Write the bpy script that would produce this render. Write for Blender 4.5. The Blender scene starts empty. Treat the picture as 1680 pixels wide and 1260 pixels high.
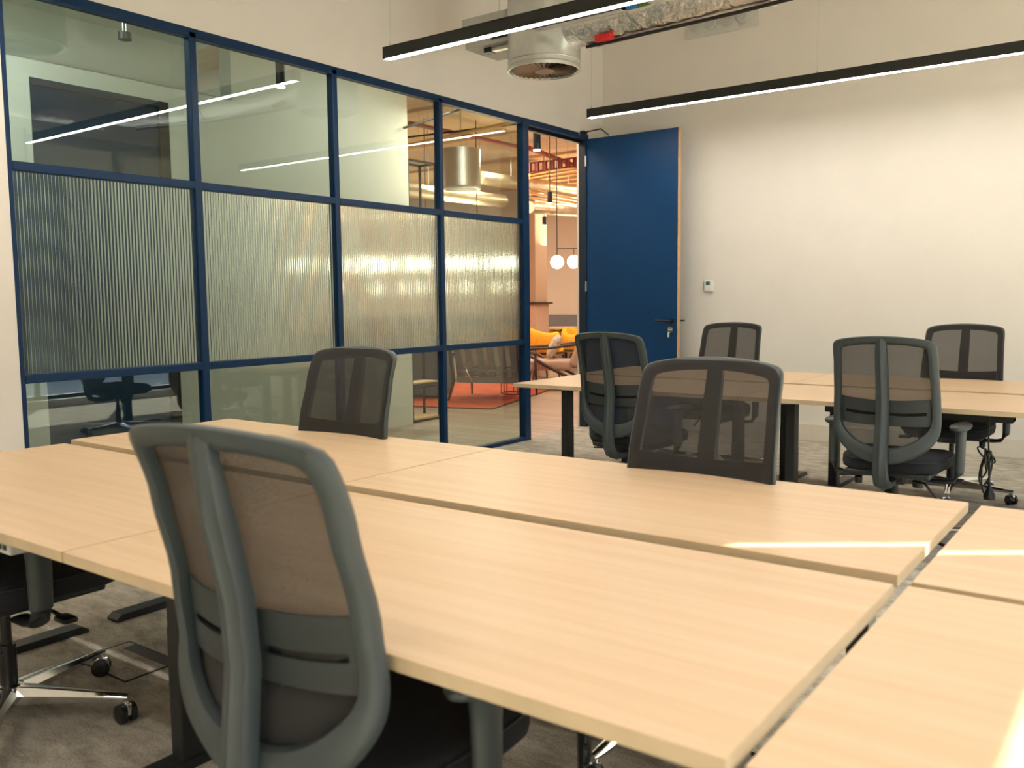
import bpy, bmesh, math, random
from mathutils import Vector, Matrix
random.seed(4)
S = bpy.context.scene
COL = S.collection
PI = math.pi
# ------------------------------------------------------------------ camera, world, sun, exposure
FPX, YAW, PITCH, ROLL = 1464.5, math.radians(36.444), math.radians(5.361), math.radians(-0.596)
CAM = Vector((0, 0, 1.2875))
fwd = Vector((-math.sin(YAW)*math.cos(PITCH), math.cos(YAW)*math.cos(PITCH), -math.sin(PITCH)))
rgt = Vector((math.cos(YAW), math.sin(YAW), 0))
upv = rgt.cross(fwd)
r2 = rgt*math.cos(ROLL) + upv*math.sin(ROLL)
u2 = -rgt*math.sin(ROLL) + upv*math.cos(ROLL)
cd = bpy.data.cameras.new('camera'); cam = bpy.data.objects.new('camera', cd); COL.objects.link(cam)
cd.sensor_width = 36; cd.lens = FPX*36/1680; cd.clip_end = 200; cd.clip_start = .05
mw = Matrix((r2, u2, -fwd)).transposed().to_4x4(); mw.translation = CAM
cam.matrix_world = mw
cd.dof.use_dof = True; cd.dof.focus_distance = 4.6; cd.dof.aperture_fstop = 4.0
S.camera = cam

W = bpy.data.worlds.new('world'); S.world = W; W.use_nodes = True
wn = W.node_tree; bgd = wn.nodes['Background']
sky = wn.nodes.new('ShaderNodeTexSky'); sky.sky_type = 'NISHITA'; sky.sun_disc = False
sky.sun_elevation = math.radians(38); sky.sun_rotation = math.radians(54); sky.air_density = 1.3; sky.dust_density = 2.5
wn.links.new(sky.outputs[0], bgd.inputs[0]); bgd.inputs[1].default_value = .62

sl = bpy.data.lights.new('sun', 'SUN'); sl.energy = 20.0; sl.angle = math.radians(.35); sl.color = (1, .93, .82)
so = bpy.data.objects.new('sun', sl); COL.objects.link(so)
so.rotation_euler = Vector((1, .70, .98)).to_track_quat('Z', 'Y').to_euler()
so.location = (8, 6, 8)

def portal(name, loc, rot, sx, sy):
    l = bpy.data.lights.new(name, 'AREA'); l.shape = 'RECTANGLE'; l.size = sx; l.size_y = sy
    l.cycles.is_portal = True
    o = bpy.data.objects.new(name, l); COL.objects.link(o); o.location = loc; o.rotation_euler = rot
portal('window_portal', (1.86, 3.0, 1.7), (0, math.radians(90), 0), 3.2, 9.8)

def area(name, loc, rot, sx, sy, e, c):
    l = bpy.data.lights.new(name, 'AREA'); l.shape = 'RECTANGLE'; l.size = sx; l.size_y = sy
    l.energy = e; l.color = c
    o = bpy.data.objects.new(name, l); COL.objects.link(o); o.location = loc; o.rotation_euler = rot
    return o
LIGHT_E = 50.0        # emission of the pendant diffusers
LOUNGE_E = 1.0

S.view_settings.view_transform = 'Standard'; S.view_settings.look = 'None'
S.view_settings.exposure = 0.27; S.view_settings.gamma = 1.0; S.view_settings.use_curve_mapping = False
S.cycles.use_denoising = True
S.cycles.max_bounces = 10; S.cycles.diffuse_bounces = 5; S.cycles.glossy_bounces = 5
S.cycles.transmission_bounces = 8; S.cycles.transparent_max_bounces = 16
S.cycles.sample_clamp_indirect = 15.0; S.cycles.caustics_reflective = False; S.cycles.caustics_refractive = False

# ------------------------------------------------------------------ helpers
def px(x, y, d):
    """world point seen at photo pixel (x, y) at forward distance d: used once here to place far things"""
    return CAM + (fwd + r2*((x-840)/FPX) - u2*((y-630)/FPX))*d

def newmat(name):
    m = bpy.data.materials.new(name); m.use_nodes = True
    return m, m.node_tree, m.node_tree.nodes['Principled BSDF']
def mat(name, c, rough=.5, metal=0., spec=.5, noise=0., nscale=30, bump=0., bscale=200, coat=0., emit=None, es=0.):
    m, t, b = newmat(name)
    b.inputs['Base Color'].default_value = (*c, 1); b.inputs['Roughness'].default_value = rough
    b.inputs['Metallic'].default_value = metal; b.inputs['Specular IOR Level'].default_value = spec
    b.inputs['Coat Weight'].default_value = coat
    if emit: b.inputs['Emission Color'].default_value = (*emit, 1); b.inputs['Emission Strength'].default_value = es
    tc = t.nodes.new('ShaderNodeTexCoord')
    if noise:
        n = t.nodes.new('ShaderNodeTexNoise'); n.inputs['Scale'].default_value = nscale; n.inputs['Detail'].default_value = 5
        t.links.new(tc.outputs['Object'], n.inputs['Vector'])
        r = t.nodes.new('ShaderNodeMapRange'); r.inputs['From Min'].default_value = .3; r.inputs['From Max'].default_value = .7
        r.inputs['To Min'].default_value = 1-noise; r.inputs['To Max'].default_value = 1+noise
        t.links.new(n.outputs['Fac'], r.inputs['Value'])
        mx = t.nodes.new('ShaderNodeVectorMath'); mx.operation = 'SCALE'; mx.inputs[0].default_value = c
        t.links.new(r.outputs[0], mx.inputs['Scale']); t.links.new(mx.outputs[0], b.inputs['Base Color'])
    if bump:
        n = t.nodes.new('ShaderNodeTexNoise'); n.inputs['Scale'].default_value = bscale; n.inputs['Detail'].default_value = 3
        t.links.new(tc.outputs['Object'], n.inputs['Vector'])
        bp = t.nodes.new('ShaderNodeBump'); bp.inputs['Strength'].default_value = bump; bp.inputs['Distance'].default_value = .02 if bump >= 1 else .01
        t.links.new(n.outputs['Fac'], bp.inputs['Height']); t.links.new(bp.outputs[0], b.inputs['Normal'])
    return m

def wood(name, c1, c2, rough=.42, along='X', sc=1.0):
    m, t, b = newmat(name)
    tc = t.nodes.new('ShaderNodeTexCoord'); mp = t.nodes.new('ShaderNodeMapping')
    s = {'X': (.9, 26, 26), 'Y': (26, .9, 26), 'Z': (26, 26, .9)}[along]
    mp.inputs['Scale'].default_value = [v*sc for v in s]
    t.links.new(tc.outputs['Object'], mp.inputs[0])
    n = t.nodes.new('ShaderNodeTexNoise'); n.inputs['Scale'].default_value = 1.0; n.inputs['Detail'].default_value = 6; n.inputs['Distortion'].default_value = .4
    t.links.new(mp.outputs[0], n.inputs['Vector'])
    n2 = t.nodes.new('ShaderNodeTexNoise'); n2.inputs['Scale'].default_value = 7.0; n2.inputs['Detail'].default_value = 4
    t.links.new(mp.outputs[0], n2.inputs['Vector'])
    ad = t.nodes.new('ShaderNodeMath'); ad.operation = 'MULTIPLY_ADD'; ad.inputs[1].default_value = .35
    t.links.new(n2.outputs['Fac'], ad.inputs[0]); t.links.new(n.outputs['Fac'], ad.inputs[2])
    cr = t.nodes.new('ShaderNodeValToRGB'); cr.color_ramp.elements[0].position = .48; cr.color_ramp.elements[1].position = .9
    cr.color_ramp.elements[0].color = (*c1, 1); cr.color_ramp.elements[1].color = (*c2, 1)
    t.links.new(ad.outputs[0], cr.inputs[0]); t.links.new(cr.outputs[0], b.inputs['Base Color'])
    b.inputs['Roughness'].default_value = rough; b.inputs['Specular IOR Level'].default_value = .4
    return m

def glassmat(name, tint, k=1.6):
    m = bpy.data.materials.new(name); m.use_nodes = True; t = m.node_tree; t.nodes.clear()
    o = t.nodes.new('ShaderNodeOutputMaterial'); mx = t.nodes.new('ShaderNodeMixShader')
    tr = t.nodes.new('ShaderNodeBsdfTransparent'); tr.inputs[0].default_value = (*tint, 1)
    gl = t.nodes.new('ShaderNodeBsdfGlossy'); gl.inputs['Roughness'].default_value = 0.0; gl.inputs[0].default_value = (1, 1, 1, 1)
    lw = t.nodes.new('ShaderNodeLayerWeight'); lw.inputs['Blend'].default_value = .5
    p = t.nodes.new('ShaderNodeMath'); p.operation = 'POWER'; p.inputs[1].default_value = 5
    q = t.nodes.new('ShaderNodeMath'); q.operation = 'MULTIPLY_ADD'; q.inputs[1].default_value = .96; q.inputs[2].default_value = .043*k
    t.links.new(lw.outputs['Facing'], p.inputs[0]); t.links.new(p.outputs[0], q.inputs[0])
    t.links.new(q.outputs[0], mx.inputs[0]); t.links.new(tr.outputs[0], mx.inputs[1]); t.links.new(gl.outputs[0], mx.inputs[2])
    t.links.new(mx.outputs[0], o.inputs[0])
    return m

def link(name, me, m, parent=None, smooth=False):
    if m is not None:
        me.materials.clear(); me.materials.append(m)
    for p in me.polygons: p.use_smooth = smooth
    o = bpy.data.objects.new(name, me); COL.objects.link(o)
    if parent: o.parent = parent
    return o
def obj(name, bm, m, parent=None, smooth=False, angle=None):
    bmesh.ops.recalc_face_normals(bm, faces=bm.faces)
    me = bpy.data.meshes.new(name); bm.to_mesh(me); bm.free()
    o = link(name, me, m, parent, smooth)
    if smooth and angle: me.set_sharp_from_angle(angle=math.radians(angle))
    return o
def tag(o, label=None, cat=None, group=None, kind=None):
    if label: o['label'] = label
    if cat: o['category'] = cat
    if group: o['group'] = group
    if kind: o['kind'] = kind
    return o
def thing(name, label, cat, loc=(0, 0, 0), rz=0, group=None, kind=None):
    o = bpy.data.objects.new(name, None); COL.objects.link(o); o.location = loc; o.rotation_euler = (0, 0, rz)
    o.empty_display_size = .1
    return tag(o, label, cat, group, kind)
def struct(name, bm, m, parent=None, **k):
    o = obj(name, bm, m, parent, **k)
    if not parent: o['kind'] = 'structure'
    return o
def tree(o):
    return [c for c in bpy.data.objects if c.parent == o]
def dup(o, parent=None, kids=None):
    c = o.copy(); COL.objects.link(c); c.parent = parent
    for ch in (kids[o] if kids else tree(o)):
        dup(ch, c, kids)
    return c
def kidmap(o, k=None):
    k = {} if k is None else k
    k[o] = list(tree(o))
    for c in k[o]: kidmap(c, k)
    return k

def B(): return bmesh.new()
def box(bm, x0, x1, y0, y1, z0, z1, bev=0, seg=2):
    r = bmesh.ops.create_cube(bm, size=1)
    vs = r['verts']
    for v in vs: v.co = Vector(((x0+x1)/2+v.co.x*(x1-x0), (y0+y1)/2+v.co.y*(y1-y0), (z0+z1)/2+v.co.z*(z1-z0)))
    if bev:
        es = list({e for v in vs for e in v.link_edges})
        bmesh.ops.bevel(bm, geom=es, offset=bev, segments=seg, profile=.5, affect='EDGES')
    return bm
def bx(*a, **k): return box(B(), *a, **k)
def frame_of(d):
    d = d.normalized(); a = Vector((0, 0, 1)) if abs(d.z) < .95 else Vector((1, 0, 0))
    u = d.cross(a).normalized(); v = u.cross(d).normalized()
    return u, v
def cyl(bm, p0, p1, r0, r1=None, n=16, cap=True):
    p0, p1 = Vector(p0), Vector(p1); r1 = r0 if r1 is None else r1
    u, v = frame_of(p1-p0)
    A = [bm.verts.new(p0+(u*math.cos(2*PI*i/n)+v*math.sin(2*PI*i/n))*r0) for i in range(n)]
    C = [bm.verts.new(p1+(u*math.cos(2*PI*i/n)+v*math.sin(2*PI*i/n))*r1) for i in range(n)]
    for i in range(n): bm.faces.new((A[i], A[(i+1) % n], C[(i+1) % n], C[i]))
    if cap: bm.faces.new(A[::-1]); bm.faces.new(C)
    return bm
def tube(bm, pts, r, n=10, close=False):
    pts = [Vector(p) for p in pts]; rings = []; m = len(pts); ref = None
    for i, p in enumerate(pts):
        if close: d = pts[(i+1) % m]-pts[i-1]
        else: d = pts[min(i+1, m-1)]-pts[max(i-1, 0)]
        d.normalize()
        if ref is None: ref, _ = frame_of(d)
        u = (ref-d*ref.dot(d)).normalized(); ref = u; v = d.cross(u)
        rr = r[i] if isinstance(r, (list, tuple)) else r
        rings.append([bm.verts.new(p+(u*math.cos(2*PI*k/n)+v*math.sin(2*PI*k/n))*rr) for k in range(n)])
    for i in range(m if close else m-1):
        a, b = rings[i], rings[(i+1) % m]
        for k in range(n): bm.faces.new((a[k], a[(k+1) % n], b[(k+1) % n], b[k]))
    if not close: bm.faces.new(rings[0][::-1]); bm.faces.new(rings[-1])
    return bm
def sections(bm, rings, cap=True):
    R = [[bm.verts.new(p) for p in r] for r in rings]; n = len(R[0])
    for a, b in zip(R, R[1:]):
        for k in range(n): bm.faces.new((a[k], a[(k+1) % n], b[(k+1) % n], b[k]))
    if cap: bm.faces.new(R[0][::-1]); bm.faces.new(R[-1])
    return bm
def lathe(bm, prof, n=24, c=(0, 0, 0)):
    c = Vector(c)
    R = [[bm.verts.new(c+Vector((r*math.cos(2*PI*k/n), r*math.sin(2*PI*k/n), z))) for k in range(n)] for r, z in prof]
    for a, b in zip(R, R[1:]):
        for k in range(n): bm.faces.new((a[k], a[(k+1) % n], b[(k+1) % n], b[k]))
    bm.faces.new(R[0][::-1]); bm.faces.new(R[-1])
    return bm
def cat(P, i, t):
    n = len(P); a, b, c, d = P[i-1], P[i], P[(i+1) % n], P[(i+2) % n]
    return tuple(.5*((2*b[k])+(c[k]-a[k])*t+(2*a[k]-5*b[k]+4*c[k]-d[k])*t*t+(3*b[k]-a[k]-3*c[k]+d[k])*t**3) for k in range(len(b)))
def spline(P, s): return [cat(P, i, j/s) for i in range(len(P)) for j in range(s)]
def lerp(T, x):
    if x <= T[0][0]: return T[0][1]
    for (a, b), (c, d) in zip(T, T[1:]):
        if x <= c: return b+(d-b)*(x-a)/(c-a)
    return T[-1][1]
def sm(T, x):
    if x <= T[0][0]: return T[0][1]
    for (a, b), (c, d) in zip(T, T[1:]):
        if x <= c:
            t = (x-a)/(c-a); t = t*t*(3-2*t)*.5+t*.5; return b+(d-b)*t
    return T[-1][1]

# ------------------------------------------------------------------ materials
paint = mat('wall_paint', (.79, .745, .675), .9, noise=.02, nscale=3, bump=.05, bscale=90)
paint_c = mat('corridor_paint', (.74, .73, .66), .9, noise=.02, nscale=3)
paint_w = mat('warm_paint', (.66, .56, .45), .9, noise=.03, nscale=2)
paint_g = mat('dado_grey', (.20, .19, .20), .8, noise=.03)
ceil_m = mat('ceiling_concrete', (.78, .74, .66), .9, noise=.08, nscale=4)
navy = mat('navy_metal', (.002, .026, .082), .38, spec=.3, noise=.05, nscale=8)
navy_d = mat('navy_door', (.003, .042, .130), .45, spec=.3, noise=.04, nscale=3)
navy_dark = mat('dark_navy_door', (.003, .026, .070), .35, noise=.04, nscale=3)
black_m = mat('black_metal', (.012, .014, .014), .42, noise=.1, nscale=20)
black_s = mat('black_satin', (.008, .008, .008), .35)
oak = mat('oak_lipping', (.62, .36, .15), .5, noise=.1, nscale=30)
desk_m = wood('maple_laminate', (.60, .405, .235), (.67, .485, .31), .38, 'X')
edge_m = mat('maple_edge', (.56, .43, .27), .45, noise=.06, nscale=12)
plast = mat('charcoal_plastic', (.042, .053, .055), .42, noise=.04, nscale=20, bump=.03, bscale=400)
plast_d = mat('dark_plastic', (.018, .021, .022), .45, noise=.05, nscale=20)
fabric = mat('black_fabric', (.012, .013, .016), .9, noise=.2, nscale=150, bump=.3, bscale=600)
lumb = mat('lumbar_plastic', (.026, .033, .033), .5, noise=.05, nscale=20)
chrome = mat('chrome', (.72, .73, .74), .12, metal=1, noise=.03)
steel = mat('brushed_steel', (.60, .61, .60), .32, metal=1, noise=.08, nscale=15)
galv = mat('galvanised_steel', (.62, .64, .62), .33, metal=1, noise=.10, nscale=6)
foil = mat('foil_insulation', (.82, .80, .76), .33, metal=1, noise=.08, nscale=9, bump=1.0, bscale=16)
foil_g = mat('gold_lit_foil', (.72, .60, .42), .38, metal=1, noise=.1, nscale=9, bump=.6, bscale=16)  # gold tint: the lounge's warm light put into the foil colour
white_p = mat('white_plastic', (.80, .80, .76), .4, noise=.02)
grey_box = mat('pale_grey_metal', (.50, .50, .46), .5, noise=.05, nscale=6)
red_m = mat('red_tape', (.75, .03, .03), .5, noise=.05)
blue_m = mat('blue_band', (.02, .20, .45), .5, noise=.05)
green_m = mat('green_band', (.10, .16, .04), .5, noise=.05)
red_p = mat('red_pipe', (.30, .045, .025), .45, noise=.08)
rust = mat('cable_tray_red', (.16, .02, .02), .6, noise=.2, nscale=8)
lcd = mat('thermostat_screen', (.05, .16, .09), .25, noise=.05)
timber = wood('ceiling_timber', (.50, .33, .17), (.62, .43, .24), .6, 'X', .5)
yellow = mat('yellow_velvet', (.78, .38, .02), .85, noise=.1, nscale=20)
sofa_g = mat('grey_upholstery', (.20, .18, .16), .9, noise=.1, nscale=40)
sofa_l = mat('pale_upholstery', (.68, .62, .53), .9, noise=.1, nscale=40)
walnut = wood('dark_walnut', (.035, .018, .010), (.07, .035, .02), .4, 'Z')
beige_f = mat('beige_fabric', (.45, .31, .24), .9, noise=.12, nscale=60)
cush = mat('patterned_cushion', (.50, .44, .36), .9, noise=.35, nscale=30)
rug_m = mat('orange_rug', (.55, .09, .03), .95, noise=.25, nscale=5, bump=.2)
shelfw = wood('shelf_oak', (.62, .40, .18), (.74, .52, .27), .5, 'Y')
paper_r = mat('red_book', (.55, .08, .05), .6, noise=.05); paper_g = mat('green_book', (.16, .36, .20), .6, noise=.05); paper_w = mat('cream_book', (.7, .6, .5), .6, noise=.05)
glass = glassmat('clear_glass', (.80, .88, .84), 1.3)
glass_w = glassmat('window_glass', (.93, .96, .95), 1.0)
lamp = mat('light_diffuser', (.9, .9, .85), .5, emit=(1, .945, .86), es=LIGHT_E)
globe_m = mat('opal_globe', (.9, .9, .85), .3, emit=(1, .84, .60), es=14)
globe_d = mat('opal_globe_soft', (.9, .9, .85), .3, emit=(1, .84, .60), es=7)
glow_w = mat('downlight_glow', (.9, .9, .85), .3, emit=(1, .80, .55), es=18)
strip_w = mat('strip_glow', (.9, .9, .85), .3, emit=(1, .72, .42), es=9)

# reeded glass: real refraction through ribbed geometry
reed = bpy.data.materials.new('reeded_glass'); reed.use_nodes = True; t = reed.node_tree; t.nodes.clear()
o_ = t.nodes.new('ShaderNodeOutputMaterial'); g_ = t.nodes.new('ShaderNodeBsdfGlass'); g_.inputs['IOR'].default_value = 1.45
g_.inputs['Roughness'].default_value = .10; g_.inputs['Color'].default_value = (.92, 1, .97, 1); t.links.new(g_.outputs[0], o_.inputs[0])

# chair mesh: open weave, part of the light goes straight through
meshm = bpy.data.materials.new('chair_mesh'); meshm.use_nodes = True; t = meshm.node_tree; t.nodes.clear()
o_ = t.nodes.new('ShaderNodeOutputMaterial'); mx = t.nodes.new('ShaderNodeMixShader'); tr = t.nodes.new('ShaderNodeBsdfTransparent')
df = t.nodes.new('ShaderNodeBsdfDiffuse')
tc = t.nodes.new('ShaderNodeTexCoord'); mp = t.nodes.new('ShaderNodeMapping'); mp.inputs['Scale'].default_value = (1, 1, 2.5)
nz = t.nodes.new('ShaderNodeTexNoise'); nz.inputs['Scale'].default_value = 420; nz.inputs['Detail'].default_value = 2
t.links.new(tc.outputs['Object'], mp.inputs[0]); t.links.new(mp.outputs[0], nz.inputs['Vector'])
mr = t.nodes.new('ShaderNodeMapRange'); mr.inputs['From Min'].default_value = .3; mr.inputs['From Max'].default_value = .7
mr.inputs['To Min'].default_value = .76; mr.inputs['To Max'].default_value = .83
t.links.new(nz.outputs['Fac'], mr.inputs['Value'])
lw = t.nodes.new('ShaderNodeLayerWeight'); lw.inputs['Blend'].default_value = .5     # a weave closes up when seen at a slant
ob = t.nodes.new('ShaderNodeMath'); ob.operation = 'SUBTRACT'; ob.inputs[0].default_value = 1; t.links.new(mr.outputs[0], ob.inputs[1])
oc = t.nodes.new('ShaderNodeMath'); oc.operation = 'SUBTRACT'; oc.inputs[0].default_value = 1; t.links.new(lw.outputs['Facing'], oc.inputs[1])
od = t.nodes.new('ShaderNodeMath'); od.operation = 'MULTIPLY'; t.links.new(ob.outputs[0], od.inputs[0]); t.links.new(oc.outputs[0], od.inputs[1])
oe = t.nodes.new('ShaderNodeMath'); oe.operation = 'SUBTRACT'; oe.inputs[0].default_value = 1; t.links.new(od.outputs[0], oe.inputs[1]); t.links.new(oe.outputs[0], mx.inputs[0])
df.inputs[0].default_value = (.046, .045, .044, 1)
t.links.new(tr.outputs[0], mx.inputs[1]); t.links.new(df.outputs[0], mx.inputs[2]); t.links.new(mx.outputs[0], o_.inputs[0])

# blinds: translucent cloth
blindm = bpy.data.materials.new('blind_cloth'); blindm.use_nodes = True; t = blindm.node_tree; t.nodes.clear()
o_ = t.nodes.new('ShaderNodeOutputMaterial'); mx = t.nodes.new('ShaderNodeMixShader'); mx.inputs[0].default_value = .38
d1 = t.nodes.new('ShaderNodeBsdfDiffuse'); d1.inputs[0].default_value = (.62, .58, .5, 1)
d2 = t.nodes.new('ShaderNodeBsdfTranslucent'); d2.inputs[0].default_value = (.7, .65, .55, 1)
t.links.new(d1.outputs[0], mx.inputs[1]); t.links.new(d2.outputs[0], mx.inputs[2]); t.links.new(mx.outputs[0], o_.inputs[0])

# carpet
carpet, t, b = newmat('carpet')
tc = t.nodes.new('ShaderNodeTexCoord')
n1 = t.nodes.new('ShaderNodeTexNoise'); n1.inputs['Scale'].default_value = 6; n1.inputs['Detail'].default_value = 8; n1.inputs['Roughness'].default_value = .72
mp = t.nodes.new('ShaderNodeMapping'); mp.inputs['Scale'].default_value = (1, 2.2, 1)
t.links.new(tc.outputs['Object'], mp.inputs[0]); t.links.new(mp.outputs[0], n1.inputs['Vector'])
n2 = t.nodes.new('ShaderNodeTexNoise'); n2.inputs['Scale'].default_value = 160; n2.inputs['Detail'].default_value = 3
t.links.new(tc.outputs['Object'], n2.inputs['Vector'])
ad = t.nodes.new('ShaderNodeMath'); ad.operation = 'MULTIPLY_ADD'; ad.inputs[1].default_value = .55
t.links.new(n2.outputs['Fac'], ad.inputs[0]); t.links.new(n1.outputs['Fac'], ad.inputs[2])
cr = t.nodes.new('ShaderNodeValToRGB'); cr.color_ramp.elements[0].position = .58; cr.color_ramp.elements[1].position = .98
cr.color_ramp.elements[0].color = (.24, .215, .175, 1); cr.color_ramp.elements[1].color = (.60, .55, .46, 1)
t.links.new(ad.outputs[0], cr.inputs[0]); t.links.new(cr.outputs[0], b.inputs['Base Color'])
b.inputs['Roughness'].default_value = 1; b.inputs['Specular IOR Level'].default_value = .1
bp = t.nodes.new('ShaderNodeBump'); bp.inputs['Strength'].default_value = .5; bp.inputs['Distance'].default_value = .004
t.links.new(n2.outputs['Fac'], bp.inputs['Height']); t.links.new(bp.outputs[0], b.inputs['Normal'])
plank_ms = [wood('floor_plank_%d' % i, c1, c2, .35, 'X', .6) for i, (c1, c2) in enumerate([((.34, .255, .19), (.47, .36, .275)), ((.38, .29, .22), (.50, .385, .295)), ((.31, .23, .17), (.43, .325, .25))])]

# ------------------------------------------------------------------ room shell
XP, YB, XR, YF, HC = -4.734, 8.0, 1.80, -2.6, 3.95      # partition face, back wall, window wall, wall behind, ceiling
struct('floor', bx(-4.80, XR+.2, YF-.1, YB+.1, -.12, 0), carpet)
struct('ceiling', bx(-4.80, XR+.2, YF-.1, YB+.1, HC, HC+.2), ceil_m)
struct('wall_back', bx(-4.80, XR+.2, YB, YB+.15, 0, HC), paint)
struct('wall_front', bx(-4.80, XR+.2, YF-.15, YF, 0, HC), paint)
bm = B()
G0, G1, GT = 2.176, 7.70, 2.905       # glazed opening along y
box(bm, XP-.12, XP, YF, G0, 0, HC); box(bm, XP-.12, XP, G0, G1, GT, HC); box(bm, XP-.12, XP, G1, YB, 0, HC)
struct('wall_left', bm, paint)
bm = B(); box(bm, -3.7, XR, YB-.014, YB, 0, .15, .003); struct('baseboard_back', bm, white_p if False else mat('skirting', (.72, .66, .56), .6, noise=.02))
struct('baseboard_left', bx(XP, XP+.014, YF, G0-.01, 0, .15, bev=.003), bpy.data.materials['skirting'])

# window wall on the sunny side
SILL, HEAD = .10, 3.45
bm = B(); box(bm, XR, XR+.2, YF, YB, 0, SILL); box(bm, XR, XR+.2, YF, YB, HEAD, HC); box(bm, XR, XR+.2, YF, -1.85, SILL, HEAD); box(bm, XR, XR+.2, 7.8, YB, SILL, HEAD)
struct('wall_right', bm, paint)
mull = [-1.77, -.57, .63, 1.83, 3.03, 4.23, 5.43, 6.63, 7.78]
wnd = thing('window_2', None, None, (XR, 0, 0), kind='structure')
for y in mull: obj('window_mullion', bx(.06, .13, y-.025, y+.025, SILL, HEAD, bev=.004), black_m, wnd)
obj('window_rail', bx(.06, .13, mull[0], mull[-1], SILL, SILL+.05, bev=.004), black_m, wnd)
obj('window_rail', bx(.06, .13, mull[0], mull[-1], HEAD-.05, HEAD, bev=.004), black_m, wnd)
obj('window_sill', bx(-.02, .06, mull[0], mull[-1], SILL-.03, SILL, bev=.004), white_p, wnd)
for a, b2 in zip(mull, mull[1:]): obj('window_pane', bx(.09, .10, a+.025, b2-.025, SILL+.05, HEAD-.05), glass_w, wnd)
# roller blinds, a narrow gap between neighbours
gaps = [(-1.80, .02, 2.685), (.05, 1.82, 2.685), (1.85, 3.647, 2.685), (3.683, 5.42, 2.30), (5.45, 7.76, 1.75)]
for i, (a, b2, zb) in enumerate(gaps):
    bl = thing('roller_blind', 'translucent off-white roller blind, %s along the window wall counted from the wall behind the camera' % ('first', 'second', 'third', 'fourth', 'fifth')[i], 'blind', (XR+.03, (a+b2)/2, HEAD), group='roller blinds on the window wall')
    h = (b2-a)/2
    obj('blind_cloth', bx(-.001, .001, -h, h, zb-HEAD, .0), blindm, bl)
    obj('bottom_bar', bx(-.012, .012, -h, h, zb-HEAD-.025, zb-HEAD, bev=.004), white_p, bl)
    obj('roller_tube', cyl(B(), (0, -h, .0), (0, h, .0), .022), white_p, bl, smooth=True, angle=40)

# outside
struct('ground', bx(XR+.2, 60, -40, 60, -.6, -.5), mat('pale_paving', (.75, .74, .70), .9, noise=.1, nscale=2))
bld = thing('brick_building', 'red brick building across the street seen mirrored in the glass', 'building', (15, 6, -.5))
brick = mat('brick_wall', (.22, .09, .06), .9, noise=.2, nscale=8); yel = mat('yellow_render', (.55, .42, .14), .8, noise=.05)
obj('building_wall', bx(0, 6, -14, 14, 1.0, 6.5), brick, bld); obj('shop_base', bx(-.2, 6, -14, 14, 0, 1.0), yel, bld)
for k in range(10):
    w_ = obj('building_window', bx(-.06, .02, -13+k*2.7, -11.6+k*2.7, 2.4, 4.4), white_p, bld)
    obj('window_pane', bx(-.075, -.062, -12.9+k*2.7, -11.7+k*2.7, 2.5, 4.3), black_s, w_)

# ------------------------------------------------------------------ glazed partition (window_1)
part = thing('window_1', None, None, (XP, 0, 0), kind='structure')
ms = [G0, 3.267, 4.380, 5.495, 6.62]          # mullion centres
T = .052
def bar(name, y0, y1, z0, z1, d=0): obj(name, bx(-.055-d, .004+d, y0, y1, z0, z1, bev=.004), navy, part)
bar('mullion', G0-.004, G0+.020, 0, GT)
for y in ms[1:4]: bar('mullion', y-.023, y+.023, 0.03, GT-.02)
bar('door_post', 6.60, 6.69, 0, GT, .006)
bar('top_rail', G0, 6.60, GT-.055, GT)
for z in (1.968, .884):
    edges = [G0+.02]+[v for m_ in ms[1:4] for v in (m_-.023, m_+.023)]+[6.60]
    for a, b2 in zip(edges[::2], edges[1::2]): bar('glazing_bar', a, b2, z, z+.046)
bar('bottom_rail', G0, 6.60, 0, .035)
bays = [(G0+.02, ms[1]-.023), (ms[1]+.023, ms[2]-.023), (ms[2]+.023, ms[3]-.023), (ms[3]+.023, 6.60)]
def reeded(y0, y1, z0, z1):
    bm = B(); n = int(round((y1-y0)/.0190)); w = (y1-y0)/n; seg = 10; r = []
    for i in range(n):
        for k in range(seg):
            u = k/seg; y = y0+(i+u)*w
            r.append((y, .0036*(1-(2*u-1)**2)))
    r.append((y1, 0))
    lo = [bm.verts.new((-.022+h, y, z0)) for y, h in r]; hi = [bm.verts.new((-.022+h, y, z1)) for y, h in r]
    fs = []
    for i in range(len(r)-1): fs.append(bm.faces.new((lo[i], lo[i+1], hi[i+1], hi[i])))
    bl0, bl1, bh0, bh1 = [bm.verts.new(p) for p in ((-.030, y0, z0), (-.030, y1, z0), (-.030, y0, z1), (-.030, y1, z1))]
    bm.faces.new((bl1, bl0, bh0, bh1))
    bm.faces.new((bl0, lo[0], hi[0], bh0)); bm.faces.new((lo[-1], bl1, bh1, hi[-1]))
    bm.faces.new([bl0, bl1]+lo[::-1]); bm.faces.new([bh1, bh0]+hi)
    return bm
for y0, y1 in bays:
    obj('clear_pane', bx(-.030, -.024, y0, y1, .035, .884), glass, part)
    obj('reeded_pane', reeded(y0, y1, .930, 1.968), reed, part)
    obj('clear_pane', bx(-.030, -.024, y0, y1, 2.014, GT-.055), glass, part)

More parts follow.
